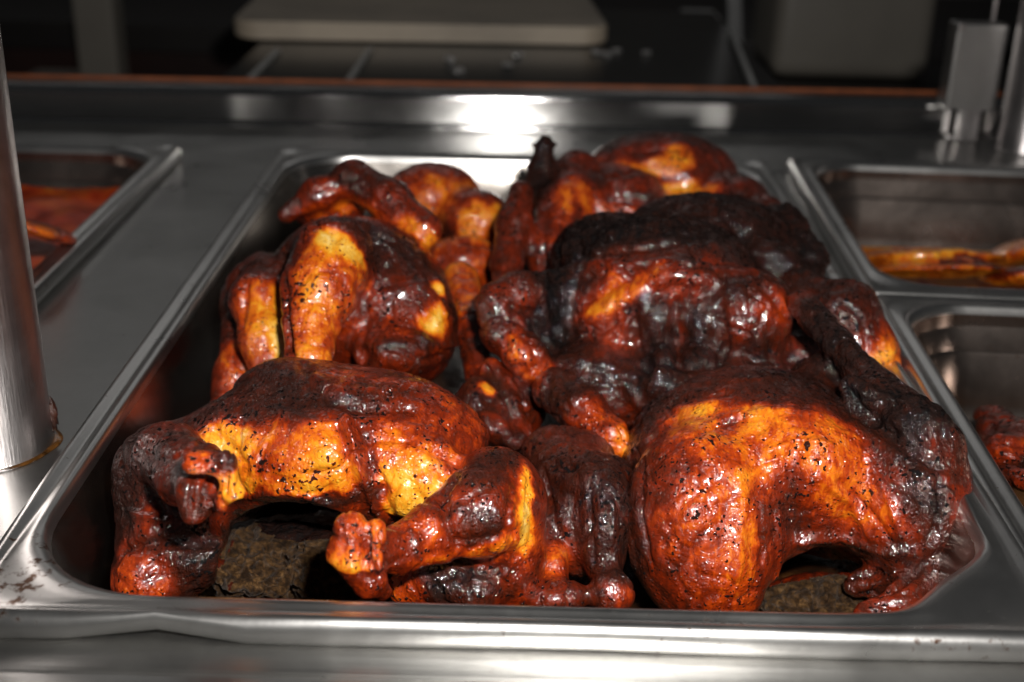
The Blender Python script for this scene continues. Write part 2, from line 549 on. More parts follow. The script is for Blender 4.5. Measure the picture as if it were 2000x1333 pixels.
class Bird:
    mat = None
    name = 'roast_chicken'
    def __init__(self, label, vox=1.0, seed=1):
        self.prims = []; self.carves = []; self.label = label; self.vox = vox; self.seed = seed
        self.strokes = []; self.creases = []; self.base = 5.0

    def e(self, part, u, v, y, r, rot=0, k=7, op='add'):
        c = U(u, v, y); s = pxmm(c)
        a = math.radians(rot)
        ca, sa = math.cos(a), math.sin(a)
        ax = np.array([[ca, 0, sa], [0, 1, 0], [-sa, 0, ca]])      # columns: right, fwd, up, turned by rot (counter-clockwise)
        M = R @ np.array([[ca, 0, -sa], [0, 1, 0], [sa, 0, ca]])
        rad = np.array([r[0], r[1], r[2]]) * s
        (self.prims if op == 'add' else self.carves).append(('e', part, c, rad, M, k))
        return self

    def p(self, part, pts, k=5, op='add'):
        q = []
        for (u, v, y, r) in pts:
            c = U(u, v, y); q.append((c, r * pxmm(c)))
        for i in range(len(q) - 1):
            (self.prims if op == 'add' else self.carves).append(('c', part, q[i], q[i + 1], None, k))
        return self

    def paint(self, *rows):
        for r in rows:
            u, v, ru, rv, lv = r[:5]
            self.strokes.append((u, v, ru, rv, lv, r[5] if len(r) > 5 else 0))
        return self

    def crease(self, *rows):
        # (points on the photo, width px, height mm: negative = groove)
        self.creases += list(rows)
        return self

    def build(self, names, amp=1.0):
        vox = self.vox
        lo = np.full(3, 1e9); hi = -lo
        for pr in self.prims:
            if pr[0] == 'e':
                ext = np.sqrt(((pr[4] * pr[3]) ** 2).sum(1))
                lo = np.minimum(lo, pr[2] - ext); hi = np.maximum(hi, pr[2] + ext)
            else:
                for c, r in (pr[2], pr[3]):
                    lo = np.minimum(lo, c - r); hi = np.maximum(hi, c + r)
        lo -= 6; hi += 6
        lo[2] = max(lo[2], -64.5)
        dims = np.ceil((hi - lo) / vox).astype(int) + 1
        parts = {}
        BIG = 40.0

        def ev(pr, D):
            k = pr[5]
            if pr[0] == 'e':
                ext = np.sqrt(((pr[4] * pr[3]) ** 2).sum(1))
                a, b = pr[2] - ext - k - 3, pr[2] + ext + k + 3
            else:
                (c0, r0), (c1, r1) = pr[2], pr[3]
                a = np.minimum(c0 - r0, c1 - r1) - k - 3; b = np.maximum(c0 + r0, c1 + r1) + k + 3
            i0 = np.clip(((a - lo) / vox).astype(int), 0, dims); i1 = np.clip(((b - lo) / vox).astype(int) + 1, 0, dims)
            if np.any(i1 <= i0): return None
            sl = tuple(slice(i0[t], i1[t]) for t in range(3))
            g = [lo[t] + np.arange(i0[t], i1[t], dtype=np.float32) * vox for t in range(3)]
            if pr[0] == 'e':
                c, rad, M = pr[2], pr[3], pr[4]
                X = (g[0] - c[0])[:, None, None]; Y = (g[1] - c[1])[None, :, None]; Z = (g[2] - c[2])[None, None, :]
                k0 = 0; k1 = 0
                for t in range(3):
                    q = (X * M[0, t] + Y * M[1, t] + Z * M[2, t]) / rad[t]
                    k0 = k0 + q * q; k1 = k1 + (q / rad[t]) ** 2
                k0 = np.sqrt(k0); k1 = np.sqrt(k1) + 1e-6
                d = k0 * (k0 - 1) / k1
                d = np.where(k0 < .05, -min(rad), d)
            else:
                (c0, r0), (c1, r1) = pr[2], pr[3]
                X = (g[0] - c0[0])[:, None, None]; Y = (g[1] - c0[1])[None, :, None]; Z = (g[2] - c0[2])[None, None, :]
                ab = c1 - c0; L2 = float(ab @ ab) + 1e-9
                t = np.clip((X * ab[0] + Y * ab[1] + Z * ab[2]) / L2, 0, 1)
                d = np.sqrt((X - t * ab[0]) ** 2 + (Y - t * ab[1]) ** 2 + (Z - t * ab[2]) ** 2) - (r0 + (r1 - r0) * t)
            return sl, d.astype(np.float32)
        for pr in self.prims:
            D = parts.get(pr[1])
            if D is None: D = parts[pr[1]] = np.full(dims, BIG, np.float32)
            res = ev(pr, D)
            if res is None: continue
            sl, d = res
            D[sl] = smin(D[sl], d, pr[5])
        keys = list(parts)
        late = [q for q in keys if q.split('.')[0] in ('backbone', 'skin_flap', 'giblet')]
        early = [q for q in keys if q not in late]
        T = parts[early[0]].copy()
        for q in early[1:]: T = smin(T, parts[q], 4.5)
        for pr in self.carves:
            res = ev(pr, T)
            if res is None: continue
            sl, d = res
            T[sl] = -smin(-T[sl], d, pr[5])
        for q in late: T = smin(T, parts[q], 2.5)
        T[:, :, 0] = np.maximum(T[:, :, 0], .4)      # rests on the pan floor
        grid = openvdb.FloatGrid()
        grid.background = 3.0
        grid.copyFromArray(np.ascontiguousarray(np.clip(T, -3, 3)))
        P, Tr, Q = grid.convertToPolygons(isovalue=0.0, adaptivity=0.0)
        P = P.astype(np.float64)
        faces = np.asarray(Q)
        if len(Tr): faces = np.vstack([faces, np.c_[Tr, Tr[:, 2]]]) if len(faces) else np.c_[Tr, Tr[:, 2]]
        W = P * vox + lo

        def normals(W):
            a = W[faces[:, 2]] - W[faces[:, 0]]; b = W[faces[:, 3]] - W[faces[:, 1]]
            fn = np.cross(a, b)
            n = np.zeros_like(W)
            for t in range(4): 
                for c in range(3): n[:, c] += np.bincount(faces[:, t], fn[:, c], len(W))
            return n / (np.linalg.norm(n, axis=1, keepdims=True) + 1e-9)
        n = normals(W)
        # outward check
        test = np.clip(np.round((W[:2000] + n[:2000] * 1.5 - lo) / vox).astype(int), 0, dims - 1)
        if T[test[:, 0], test[:, 1], test[:, 2]].mean() < 0:
            faces = faces[:, ::-1].copy(); n = -n
        so = self.seed * 3.17
        wp = W + 5 * np.c_[fbm(W, 16, 2, so), fbm(W, 16, 2, so + 9), fbm(W, 16, 2, so + 17)]
        d1 = fbm(wp, 20, 2, so) * 1.3
        rid = 1 - np.abs(fbm(wp * np.array([1.0, .55, .8]), 9, 2, so + 3)) * 2
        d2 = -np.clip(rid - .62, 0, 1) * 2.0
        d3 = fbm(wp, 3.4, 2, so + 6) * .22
        low = np.clip((W[:, 2] + 60) / 8, 0, 1)
        W0 = W
        W = W + n * ((d1 + d2 + d3) * amp * low)[:, None]
        if self.creases:
            bv = BVHTree.FromPolygons([tuple(x) for x in W], [tuple(f) for f in faces], epsilon=0)
            n = normals(W)
            dsp = np.zeros(len(W)); cdist = np.zeros(len(W))
            wj = W + 1.2 * np.c_[fbm(W, 7, 2, 3.3), fbm(W, 7, 2, 8.1), fbm(W, 7, 2, 12.7)]
            for pts, wpx, h in self.creases:
                hp = []
                for k in range(len(pts)):
                    segs = 1 if k == len(pts) - 1 else max(1, int(math.hypot(pts[k + 1][0] - pts[k][0], pts[k + 1][1] - pts[k][1]) / 14))
                    for t in range(segs):
                        q = pts[k] if k == len(pts) - 1 else [pts[k][c] + (pts[k + 1][c] - pts[k][c]) * t / segs for c in (0, 1)]
                        d = ray(*q); d = d / np.linalg.norm(d)
                        hit = bv.ray_cast(Vector(CP), Vector(d))
                        if hit[0] is not None: hp.append(np.array(hit[0]))
                if not hp: continue
                wmm = wpx * pxmm(hp[0])
                best = np.full(len(W), 1e9)
                if len(hp) == 1: hp = hp * 2
                lo_, hi_ = np.min(hp, 0) - 3 * wmm - 3, np.max(hp, 0) + 3 * wmm + 3
                near = np.where(((wj > lo_) & (wj < hi_)).all(1))[0]
                X = wj[near]
                for q0, q1 in zip(hp[:-1], hp[1:]):
                    ab = q1 - q0; L2 = float(ab @ ab)
                    if L2 > 14 ** 2: ab = ab * 0; L2 = 0
                    t = np.clip(((X - q0) @ ab) / (L2 + 1e-9), 0, 1)
                    best[near] = np.minimum(best[near], ((X - q0 - t[:, None] * ab) ** 2).sum(1))
                g = np.exp(-best / (wmm * wmm)) * h
                dsp += g
                cdist = np.maximum(cdist, -g)
            W = W + n * (dsp * low)[:, None]
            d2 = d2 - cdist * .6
        n = normals(W)
        # roast level painted by strokes laid on the surface; a few strokes add shade
        lev = np.full(len(W), self.base)
        wsum_n = fbm(W, 26, 3, so + 21)
        bvh = BVHTree.FromPolygons([tuple(x) for x in W[::1]], [tuple(f) for f in faces], epsilon=0)
        wq = W + 6.5 * np.c_[fbm(W, 13, 4, 1.1), fbm(W, 13, 4, 7.3), fbm(W, 13, 4, 13.9)]
        acc = np.full(len(W), .12); val = acc * self.base
        for (u, v, ru, rv, lv, rot) in self.strokes:
            d = ray(u, v); d = d / np.linalg.norm(d)
            hit = bvh.ray_cast(Vector(CP), Vector(d))
            if hit[0] is None: 
                print('miss', self.label[:20], u, v); continue
            c = np.array(hit[0]); s = pxmm(c)
            a = math.radians(rot); ca, sa = math.cos(a), math.sin(a)
            q = (wq - c) @ R
            x = q[:, 0] * ca + q[:, 2] * sa; z = -q[:, 0] * sa + q[:, 2] * ca
            rd = max(ru, rv) * 1.0
            dd = (x / (ru * s)) ** 2 + (z / (rv * s)) ** 2 + (q[:, 1] / (rd * s)) ** 2
            w = np.exp(-dd ** .92 * .95) * (1 + 400.0 / (ru * rv) * 6)
            acc += w; val += w * lv
        lev = val / acc - .08 + wsum_n * 1.0 + np.clip(-d2, 0, 1.5) * .5  # level also rises in wrinkles and grooves
        lev = np.clip(lev, 0, 9)
        ck = np.clip((lev - 6.3) / 2, 0, 1)
        W = W + n * (ck * (fbm(W, 4.2, 3, so + 31) * 1.3))[:, None]
        n = normals(W)
        if 'backbone' in parts:
            gv = np.clip((W - lo) / vox, 0, dims - 1.001).astype(int)
            mk = np.clip((3.0 - parts['backbone'][gv[:, 0], gv[:, 1], gv[:, 2]]) / 2, 0, 1)
            for q in keys:
                if q != 'backbone': mk = mk * np.clip((parts[q][gv[:, 0], gv[:, 1], gv[:, 2]] - 0.5) / 3, 0, 1)
            ax = np.array([1.0, .6, 1.6])
            W = W + n * (mk * (np.abs(fbm(W * ax, 7.5, 3, 41.0)) * 7.5 - 1.5 + fbm(W, 2.6, 2, 47.0) * 1.6))[:, None]
            n = normals(W)
        # split by part
        fc = W[faces].mean(1)
        gi = np.clip((fc - lo) / vox, 0, dims - 1.001)
        i = gi.astype(int); f = gi - i
        vals = []
        for q in keys:
            D = parts[q]; s = 0
            for a in (0, 1):
                for b in (0, 1):
                    for c in (0, 1):
                        w = (f[:, 0] if a else 1 - f[:, 0]) * (f[:, 1] if b else 1 - f[:, 1]) * (f[:, 2] if c else 1 - f[:, 2])
                        s = s + w * D[i[:, 0] + a, i[:, 1] + b, i[:, 2] + c]
            vals.append(s)
        lab = np.argmin(np.array(vals), 0)
        c0 = W.mean(0); c0[2] = W[:, 2].min()
        root = empty(self.name, c0, self.label, names[0], names[1])
        for ki, q in enumerate(keys):
            fs = faces[lab == ki]
            if len(fs) == 0: continue
            ids, inv = np.unique(fs, return_inverse=True)
            fs = inv.reshape(-1, 4)
            me = bpy.data.meshes.new(q)
            V = (W[ids] - c0) * MM
            me.vertices.add(len(ids)); me.vertices.foreach_set('co', V.astype(np.float32).ravel())
            tri = fs[:, 2] == fs[:, 3]
            lens = np.where(tri, 3, 4)
            li = fs.ravel()[np.repeat(~tri | True, 4) & ~(np.tile([False, False, False, True], len(fs)) & np.repeat(tri, 4))]
            me.loops.add(len(li)); me.loops.foreach_set('vertex_index', li.astype(np.int32))
            me.polygons.add(len(fs))
            me.polygons.foreach_set('loop_start', np.r_[0, np.cumsum(lens)[:-1]].astype(np.int32))
            me.update(calc_edges=True)
            me.validate()
            me.polygons.foreach_set('use_smooth', [True] * len(me.polygons))
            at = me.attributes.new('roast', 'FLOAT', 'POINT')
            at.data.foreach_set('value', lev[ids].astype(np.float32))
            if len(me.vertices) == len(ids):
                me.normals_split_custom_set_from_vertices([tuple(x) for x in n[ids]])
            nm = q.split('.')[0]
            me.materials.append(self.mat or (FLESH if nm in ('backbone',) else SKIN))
            o = bpy.data.objects.new(nm, me)
            COL.objects.link(o); o.parent = root
        return root


CH = ('chicken', 'roast chickens in the large pan')
# A: front left, legs and cavity towards the camera
b = Bird('glossy roast chicken at the front left, legs and open cavity facing the camera', .8, 1)
b.e('body', 660, 885, 105, (262, 250, 178)).e('body', 575, 775, 108, (115, 120, 72), -10).e('body', 810, 850, 100, (150, 150, 105), -12)
b.e('body', 460, 870, 88, (120, 110, 95), 20)
b.e('body', 600, 890, 70, (130, 70, 80)).e('body', 820, 930, 68, (95, 60, 85), -25)
b.e('x', 588, 1080, 70, (150, 300, 116), 0, 3, 'cut').e('thigh', 350, 1050, 76, (90, 80, 70))
b.e('thigh', 320, 945, 72, (98, 110, 122), 12).e('thigh', 385, 895, 92, (95, 90, 80), 20, 10).e('thigh', 300, 1045, 66, (75, 90, 90)).e('thigh', 390, 1000, 85, (60, 90, 85))
b.p('drumstick', [(330, 890, 60, 70), (372, 925, 40, 62), (402, 945, 24, 58)])
b.p('drumstick', [(378, 905, 12, 24), (440, 905, 12, 24), (456, 955, 12, 20), (430, 985, 14, 18)], 4).p('drumstick', [(370, 960, 15, 28), (378, 1000, 16, 26)], 4)
b.e('thigh.001', 965, 985, 62, (100, 110, 112), -12).e('thigh.001', 985, 1080, 60, (80, 95, 115), 5)
b.p('drumstick.001', [(925, 1005, 45, 92), (850, 1040, 36, 56), (785, 1070, 28, 44), (710, 1075, 18, 46)])
b.p('drumstick.001', [(685, 1035, 10, 32), (678, 1080, 10, 32), (715, 1140, 12, 30)], 4).p('drumstick.001', [(735, 1035, 8, 18), (735, 1100, 8, 20)], 3).p('drumstick.001', [(730, 1130, 12, 22), (750, 1160, 16, 15)], 3)
b.e('backbone', 560, 1128, 92, (200, 130, 106), k=5).e('backbone', 650, 1115, 72, (90, 80, 80), k=5).e('thigh', 352, 1015, 52, (56, 40, 62)).e('backbone', 480, 1130, 60, (80, 50, 45), k=5)
b.p('thigh', [(330, 990, 56, 44), (320, 1060, 52, 60), (400, 1075, 60, 44)], 8)
b.p('wing', [(262, 1080, 55, 40), (285, 1130, 44, 54), (330, 1150, 45, 48)], 10)
b.e('wing', 385, 1100, 48, (70, 60, 48), 10, 8).p('wing', [(360, 1085, 44, 24), (430, 1080, 46, 26), (450, 1110, 50, 18)], 5)
b.p('skin_flap', [(790, 1150, 50, 34), (850, 1130, 50, 46), (930, 1150, 45, 52)], 5)
b.crease(([(675, 815), (690, 880), (715, 950), (748, 1015)], 9, 2.6), ([(662, 830), (674, 890), (695, 960)], 7, -1.6), ([(706, 830), (735, 920), (765, 1000)], 8, -1.6),
         ([(590, 705), (620, 770), (700, 800), (800, 800)], 12, -1.6), ([(610, 735), (680, 770), (760, 760)], 16, 1.6), ([(640, 890)], 32, 2.2), ([(605, 930), (660, 915), (690, 880)], 7, -1.4),
         ([(420, 840), (480, 910), (470, 960)], 10, -1.4), ([(480, 970), (560, 958), (640, 985)], 8, 1.2), ([(520, 870), (500, 930)], 7, -1.0),
         ([(850, 880), (900, 905), (870, 960)], 12, -2.2), ([(1020, 940), (1010, 1040), (985, 1120)], 9, 1.6), ([(1000, 960), (990, 1040)], 8, -1.4),
         ([(858, 975), (880, 1030), (905, 1090)], 12, -2.4), ([(900, 1060), (960, 1050), (1010, 1040)], 10, -1.4), ([(880, 1120), (950, 1120), (1010, 1090)], 10, -1.2), ([(800, 1020), (820, 1090)], 9, 1.2), ([(720, 1030), (715, 1110)], 6, -3.0), ([(700, 1040), (740, 1130)], 6, -1.6),
         ([(745, 1040), (755, 1100)], 6, -2.4), ([(420, 915), (400, 960), (420, 1000)], 6, -2.6), ([(450, 925), (440, 965)], 5, -2.2), ([(380, 930), (370, 990)], 6, -1.8),
         ([(260, 880), (330, 900), (400, 860)], 10, -1.2), ([(290, 950), (320, 1000), (300, 1060)], 10, -1.8), ([(250, 1000), (330, 1020)], 8, 1.4), ([(240, 1070), (340, 1060), (420, 1060)], 10, -2.5),
         ([(700, 860), (800, 860), (900, 900)], 6, -.7), ([(760, 830), (860, 840)], 8, .9), ([(540, 800), (620, 830), (700, 820)], 9, .9), ([(840, 1130), (860, 1165)], 7, -1.6), ([(900, 1120), (920, 1165)], 7, -1.4))
b.base = 5.6
b.paint((580, 740, 110, 45, 7.3), (500, 790, 90, 45, 7.0), (700, 742, 80, 16, 3.6, -12), (800, 800, 120, 50, 4.9, -20), (740, 780, 60, 30, 6.4),
        (860, 845, 80, 40, 5.2), (590, 860, 80, 40, 2.5), (640, 885, 50, 45, 1.9), (590, 940, 120, 22, 1.9), (440, 860, 36, 32, 1.5),
        (470, 905, 30, 45, 2.4), (530, 930, 24, 30, 4), (800, 940, 62, 62, .8), (860, 885, 60, 24, 2.2, 25), (690, 840, 30, 40, 4.9),
        (715, 940, 12, 70, 6.2), (765, 880, 45, 36, 3.4), (950, 900, 60, 22, 7.6), (965, 960, 75, 50, 5.6), (890, 965, 45, 28, 5.4),
        (850, 1040, 55, 45, 4.2), (960, 1085, 70, 34, 3.4), (1022, 1010, 12, 65, 1.2), (1000, 1145, 60, 36, 5.6), (925, 1025, 30, 26, 7.2),
        (700, 1065, 40, 36, 4.0), (690, 1105, 36, 20, 2.2), (690, 1145, 30, 15, 5), (780, 1070, 30, 50, 5.2), (280, 870, 60, 40, 6.2),
        (250, 950, 40, 60, 7.4), (290, 1035, 36, 36, 5.4), (385, 925, 22, 30, 3.4), (445, 965, 20, 22, 1.8), (440, 900, 34, 16, 7), (415, 940, 20, 20, 4.8),
        (380, 990, 40, 24, 6.2), (560, 968, 110, 9, 7.5), (590, 1020, 100, 26, 9), (940, 940, 20, 16, 6.8), (290, 1120, 45, 40, 4.3), (385, 1105, 52, 40, 7.8), (870, 1140, 60, 36, 7), (790, 1150, 28, 26, 3.8))  # the black cavity stroke puts its inner shade into the roast level
b.build(CH)

# H: front right, the largest
b = Bird('big shiny orange roast chicken with a charred right flank, front right of the large pan', .8, 2)
b.e('body', 1480, 930, 120, (268, 250, 212), -5).e('body', 1375, 1030, 80, (155, 150, 200), 6).e('body', 1755, 975, 92, (132, 170, 185), -4)
b.e('body', 1670, 870, 128, (140, 140, 90), -15).e('body', 1560, 900, 95, (150, 130, 110))
b.e('x', 1555, 1080, 30, (46, 60, 120), -12, 12, 'cut')
b.e('x', 1605, 1165, 70, (112, 340, 88), 12, 5, 'cut')
b.e('body', 1650, 765, 150, (110, 90, 60), -30, 10)
b.p('wing', [(1560, 590, 176, 30), (1640, 680, 144, 32), (1715, 765, 114, 40), (1790, 830, 92, 56), (1838, 866, 88, 44)], 3)
b.e('wing', 1740, 808, 104, (118, 50, 44), -32, 4)
b.p('wing.001', [(1858, 905, 110, 30), (1868, 980, 104, 28), (1850, 1060, 96, 30)], 5)
b.p('skin_flap', [(1690, 1198, 48, 24), (1760, 1176, 52, 28), (1830, 1118, 64, 30)], 6)
b.crease(([(1680, 1165), (1750, 1150), (1810, 1100)], 8, -2.4), ([(1650, 1130), (1720, 1115)], 7, -1.8), ([(1700, 1140), (1760, 1125)], 7, 1.6))
b.e('body', 1790, 1075, 84, (90, 90, 80), -20).e('skin_flap', 1800, 1120, 66, (70, 50, 46), 30, 6)
b.e('backbone', 1600, 1185, 85, (120, 90, 66), k=4).e('skin_flap', 1720, 1132, 74, (80, 40, 36), 12, 6)
b.crease(([(1620, 715), (1680, 800), (1760, 870), (1840, 912)], 12, -3.2), ([(1560, 870), (1540, 960), (1560, 1040)], 22, -2.6), ([(1440, 880), (1450, 1000), (1440, 1120)], 16, 1.5),
         ([(1270, 820), (1330, 780), (1420, 770)], 10, -1.2), ([(1240, 880), (1300, 830)], 8, 1.4), ([(1250, 940), (1330, 860), (1450, 820)], 7, -1.0), ([(1380, 830), (1500, 800), (1600, 810)], 12, 1.0),
         ([(1500, 880), (1560, 860), (1620, 870)], 8, 1.3), ([(1470, 910), (1540, 890)], 6, -1.0), ([(1600, 930), (1660, 980), (1700, 1050)], 9, 1.2), ([(1640, 940), (1700, 1000), (1740, 1060)], 7, -1.1),
         ([(1700, 900), (1740, 980), (1760, 1050)], 7, 1.0), ([(1760, 900), (1790, 980)], 6, -1.0), ([(1400, 940), (1330, 990), (1300, 1060)], 9, -.9), ([(1480, 960), (1490, 1080), (1470, 1160)], 8, -1.0),
         ([(1520, 1000), (1520, 1100), (1500, 1170)], 10, 1.4), ([(1560, 1060), (1640, 1050), (1720, 1080), (1790, 1080)], 10, 1.6), ([(1230, 900), (1220, 1000), (1240, 1100)], 10, 1.6), ([(1255, 900), (1250, 1000), (1270, 1100)], 7, -1.6),
         ([(1835, 930), (1838, 1000), (1820, 1060)], 8, -2.4), ([(1340, 1000)], 45, 1.5), ([(1620, 900)], 36, 1.2), ([(1700, 760), (1780, 800), (1850, 830)], 9, 1.2), ([(1340, 730), (1440, 720), (1560, 720)], 8, -.9), ([(1300, 760), (1400, 745), (1520, 740)], 7, .9))
b.base = 5.6
b.paint((1500, 730, 210, 32, 7.2), (1600, 740, 70, 30, 7), (1265, 800, 50, 75, 7.6, -30), (1290, 900, 50, 90, 5.8), (1380, 880, 80, 50, 3.8), (1350, 822, 60, 16, 3),
        (1510, 830, 110, 28, 2.8), (1620, 840, 70, 30, 3.5), (1450, 905, 60, 46, 3.2), (1600, 900, 80, 40, 3.2), (1450, 980, 22, 90, 2.3),
        (1380, 1010, 60, 50, 4.2), (1440, 1090, 32, 80, 3.4), (1300, 1080, 40, 80, 5.2), (1540, 970, 46, 50, 5.2), (1660, 990, 45, 36, 3.4),
        (1720, 1040, 60, 24, 4.4, -20), (1600, 1045, 80, 30, 5.9), (1515, 1080, 36, 70, 5.6), (1745, 900, 24, 50, 5.8), (1795, 910, 34, 70, 8.0),
        (1812, 1010, 36, 66, 7.8), (1690, 940, 40, 50, 4.4), (1740, 1000, 34, 40, 4.8), (1400, 960, 60, 50, 3.6), (1370, 1080, 50, 60, 4.4), (1600, 960, 40, 30, 3.8), (1760, 1080, 60, 26, 7), (1850, 960, 20, 80, 5.4), (1228, 1000, 26, 130, 7.4), (1700, 1130, 60, 20, 6.2), (1760, 1170, 80, 16, 5.0), (1600, 1110, 80, 20, 8.6), (1800, 1110, 40, 30, 6.4), (1420, 830, 16, 20, 5.8),
        (1600, 650, 50, 50, 8.3), (1650, 700, 50, 50, 8.3), (1700, 760, 50, 50, 8.6), (1790, 820, 60, 40, 8.7), (1845, 885, 34, 18, 6.2), (1700, 810, 50, 30, 8.4), (1660, 790, 50, 20, 7.3, -35))
b.build(CH)

# E: the dark one behind it
b = Bird('blackened roast chicken in the middle right, most charred of the birds', .95, 3)
b.e('body', 1290, 600, 225, (214, 210, 178)).e('body', 1400, 480, 275, (150, 150, 92)).e('body', 1180, 525, 245, (100, 120, 90), 15)
b.e('body', 1190, 760, 185, (150, 130, 92), -10).e('body', 1340, 760, 172, (130, 110, 80)).e('body', 1450, 620, 185, (95, 90, 95))
b.e('body', 1175, 492, 255, (92, 100, 72), 10, 10).e('body', 1340, 440, 280, (110, 90, 56), 0, 10).e('body', 1340, 545, 190, (80, 60, 36), -5, 6).e('body', 1260, 450, 262, (75, 60, 36), 0, 6)
b.p('wing', [(1450, 440, 290, 40), (1530, 450, 278, 46), (1575, 510, 258, 40), (1568, 585, 235, 36)]).e('wing', 1500, 560, 235, (80, 60, 90))
b.e('body', 1530, 655, 218, (80, 70, 75)).e('body', 1560, 710, 190, (100, 60, 70)).e('body', 1620, 740, 185, (70, 50, 60)).e('body', 1060, 700, 205, (70, 70, 80)).e('body', 1460, 740, 175, (90, 80, 50))
b.p('drumstick', [(1560, 575, 222, 50), (1640, 630, 205, 80), (1695, 690, 194, 60), (1738, 750, 188, 26)])
b.p('wing.001', [(1095, 560, 210, 36), (1010, 575, 198, 38), (965, 592, 192, 36), (978, 640, 188, 42), (1030, 700, 176, 40), (1050, 745, 174, 18)]).e('wing.001', 1050, 640, 200, (60, 40, 80))
b.p('wing.002', [(1085, 765, 158, 44), (1140, 812, 140, 44), (1190, 852, 128, 38), (1225, 880, 122, 20)])
b.crease(([(1088, 480), (1082, 560), (1092, 660)], 13, -5), ([(1140, 640), (1200, 590), (1290, 548)], 16, 2.2), ([(1150, 590), (1230, 545)], 8, -1.6), ([(1180, 640), (1240, 600)], 9, -1.6),
         ([(1285, 600), (1280, 650), (1300, 700)], 26, 3.2), ([(1365, 600), (1365, 660), (1370, 700)], 26, 3.0), ([(1325, 590), (1322, 650), (1325, 710)], 9, -3.2), ([(1240, 610), (1250, 680), (1270, 730)], 10, -2.6),
         ([(1410, 600), (1420, 680), (1400, 730)], 9, -2.2), ([(1250, 715), (1320, 720), (1380, 720)], 9, -2.0), ([(1290, 750)], 36, 3.0), ([(1440, 560), (1480, 640), (1490, 700)], 14, 1.4),
         ([(1100, 480), (1200, 460), (1330, 430)], 10, 1.8), ([(1130, 500), (1250, 490), (1340, 470)], 8, -1.6), ([(1200, 520), (1300, 510), (1380, 520)], 7, 1.3), ([(1090, 560), (1110, 640)], 10, 1.4),
         ([(1100, 700), (1200, 720), (1250, 790)], 12, 1.6), ([(1120, 740), (1190, 760)], 8, -1.6), ([(1470, 500), (1490, 560), (1540, 620)], 9, -2.0), ([(1400, 440), (1460, 480)], 9, -1.4), ([(1240, 445)], 24, 1.6), ([(1330, 420)], 20, 1.5),
         ([(1540, 590), (1600, 680)], 9, -1.5), ([(1640, 580), (1700, 640)], 14, 1.0), ([(1000, 600), (1060, 620)], 8, -1.8), ([(1060, 600), (1030, 660), (1060, 710)], 9, -1.6), ([(1130, 790), (1180, 850)], 7, -.9))
b.base = 6.8
b.paint((1300, 400, 200, 14, 8.2), (1230, 500, 30, 12, 5.6), (1130, 590, 20, 14, 5.2), (1330, 600, 40, 8, 6.8), (1420, 560, 40, 30, 7.6), (1480, 690, 40, 30, 7.6), (1280, 560, 20, 10, 5.0), (1250, 450, 170, 36, 8.6), (1400, 420, 120, 44, 8.2), (1110, 510, 44, 70, 8.8), (1095, 610, 36, 70, 9), (1180, 595, 60, 18, 2.3, 28),  # the near-black left flank strokes put its shaded side into the level
        (1245, 562, 50, 14, 3.6, 20), (1200, 645, 55, 40, 4.9), (1330, 545, 70, 30, 4.8), (1285, 660, 34, 56, 8), (1370, 660, 34, 56, 7.8),
        (1325, 640, 10, 60, 4.8), (1440, 630, 44, 60, 5.1), (1300, 745, 60, 36, 8), (1215, 790, 50, 30, 5.8), (1150, 720, 80, 50, 7.2),
        (1180, 520, 60, 20, 6), (1520, 470, 90, 60, 8.8), (1500, 605, 36, 22, 4.8), (1640, 595, 70, 30, 7.5), (1680, 655, 44, 40, 5.5),
        (1722, 700, 24, 40, 1.7), (1600, 640, 36, 36, 6.4), (1020, 590, 50, 16, 5.2), (1015, 690, 22, 50, 4.0, 20), (1040, 725, 16, 20, 4.2), (1060, 645, 30, 30, 8.3),
        (960, 620, 30, 40, 6.5), (1160, 815, 44, 34, 4.0), (1210, 862, 30, 26, 3.2), (1090, 765, 30, 26, 7), (1320, 490, 80, 16, 7), (1400, 740, 60, 40, 6.4))
b.build(CH, 1.7)

# B: middle left
b = Bird('red brown roast chicken at the middle left with torn skin showing pale meat', .95, 4)
b.e('body', 700, 590, 225, (188, 180, 165), -25).e('body', 800, 640, 205, (98, 120, 118)).e('body', 505, 590, 235, (70, 90, 100), -14)
b.e('body', 640, 405, 285, (75, 70, 50)).e('body', 770, 690, 180, (80, 80, 55))
b.p('drumstick', [(655, 500, 192, 78), (628, 560, 176, 70), (606, 630, 160, 44), (605, 700, 148, 36), (606, 740, 144, 40)], 9)
b.p('drumstick.001', [(515, 545, 215, 44), (505, 590, 198, 52), (515, 660, 182, 48), (530, 730, 175, 42)])
b.p('thigh', [(470, 640, 210, 40), (468, 740, 190, 46), (450, 790, 180, 40)])
b.e('x', 688, 700, 140, (40, 180, 42), 0, 3, 'cut')
b.p('wing', [(560, 418, 265, 18), (620, 378, 268, 28), (690, 350, 272, 34), (760, 390, 258, 40), (828, 448, 242, 36)])
b.crease(([(556, 440), (552, 560), (566, 700)], 9, -4.5), ([(640, 440), (720, 440), (800, 490), (860, 560)], 10, 1.6), ([(660, 420), (740, 425), (820, 480)], 8, -1.6), ([(700, 560), (720, 620), (700, 680)], 14, -2), ([(660, 640), (740, 580), (820, 560)], 12, 1.4), ([(820, 660), (850, 680), (890, 668)], 7, 2.4),
         ([(840, 640)], 24, -1.4), ([(760, 680), (830, 700), (880, 700)], 8, -1.8), ([(740, 470), (820, 540), (870, 610)], 12, 1.2), ([(700, 440), (800, 490)], 8, -1.2), ([(600, 520), (640, 560)], 20, 1.0),
         ([(480, 560), (470, 640)], 8, -1.6), ([(560, 600), (560, 680)], 6, -1.4), ([(620, 380), (700, 350)], 6, -1.0), ([(700, 370), (800, 440)], 7, -1.0), ([(850, 560), (880, 620)], 8, -1.0))
b.base = 5.5
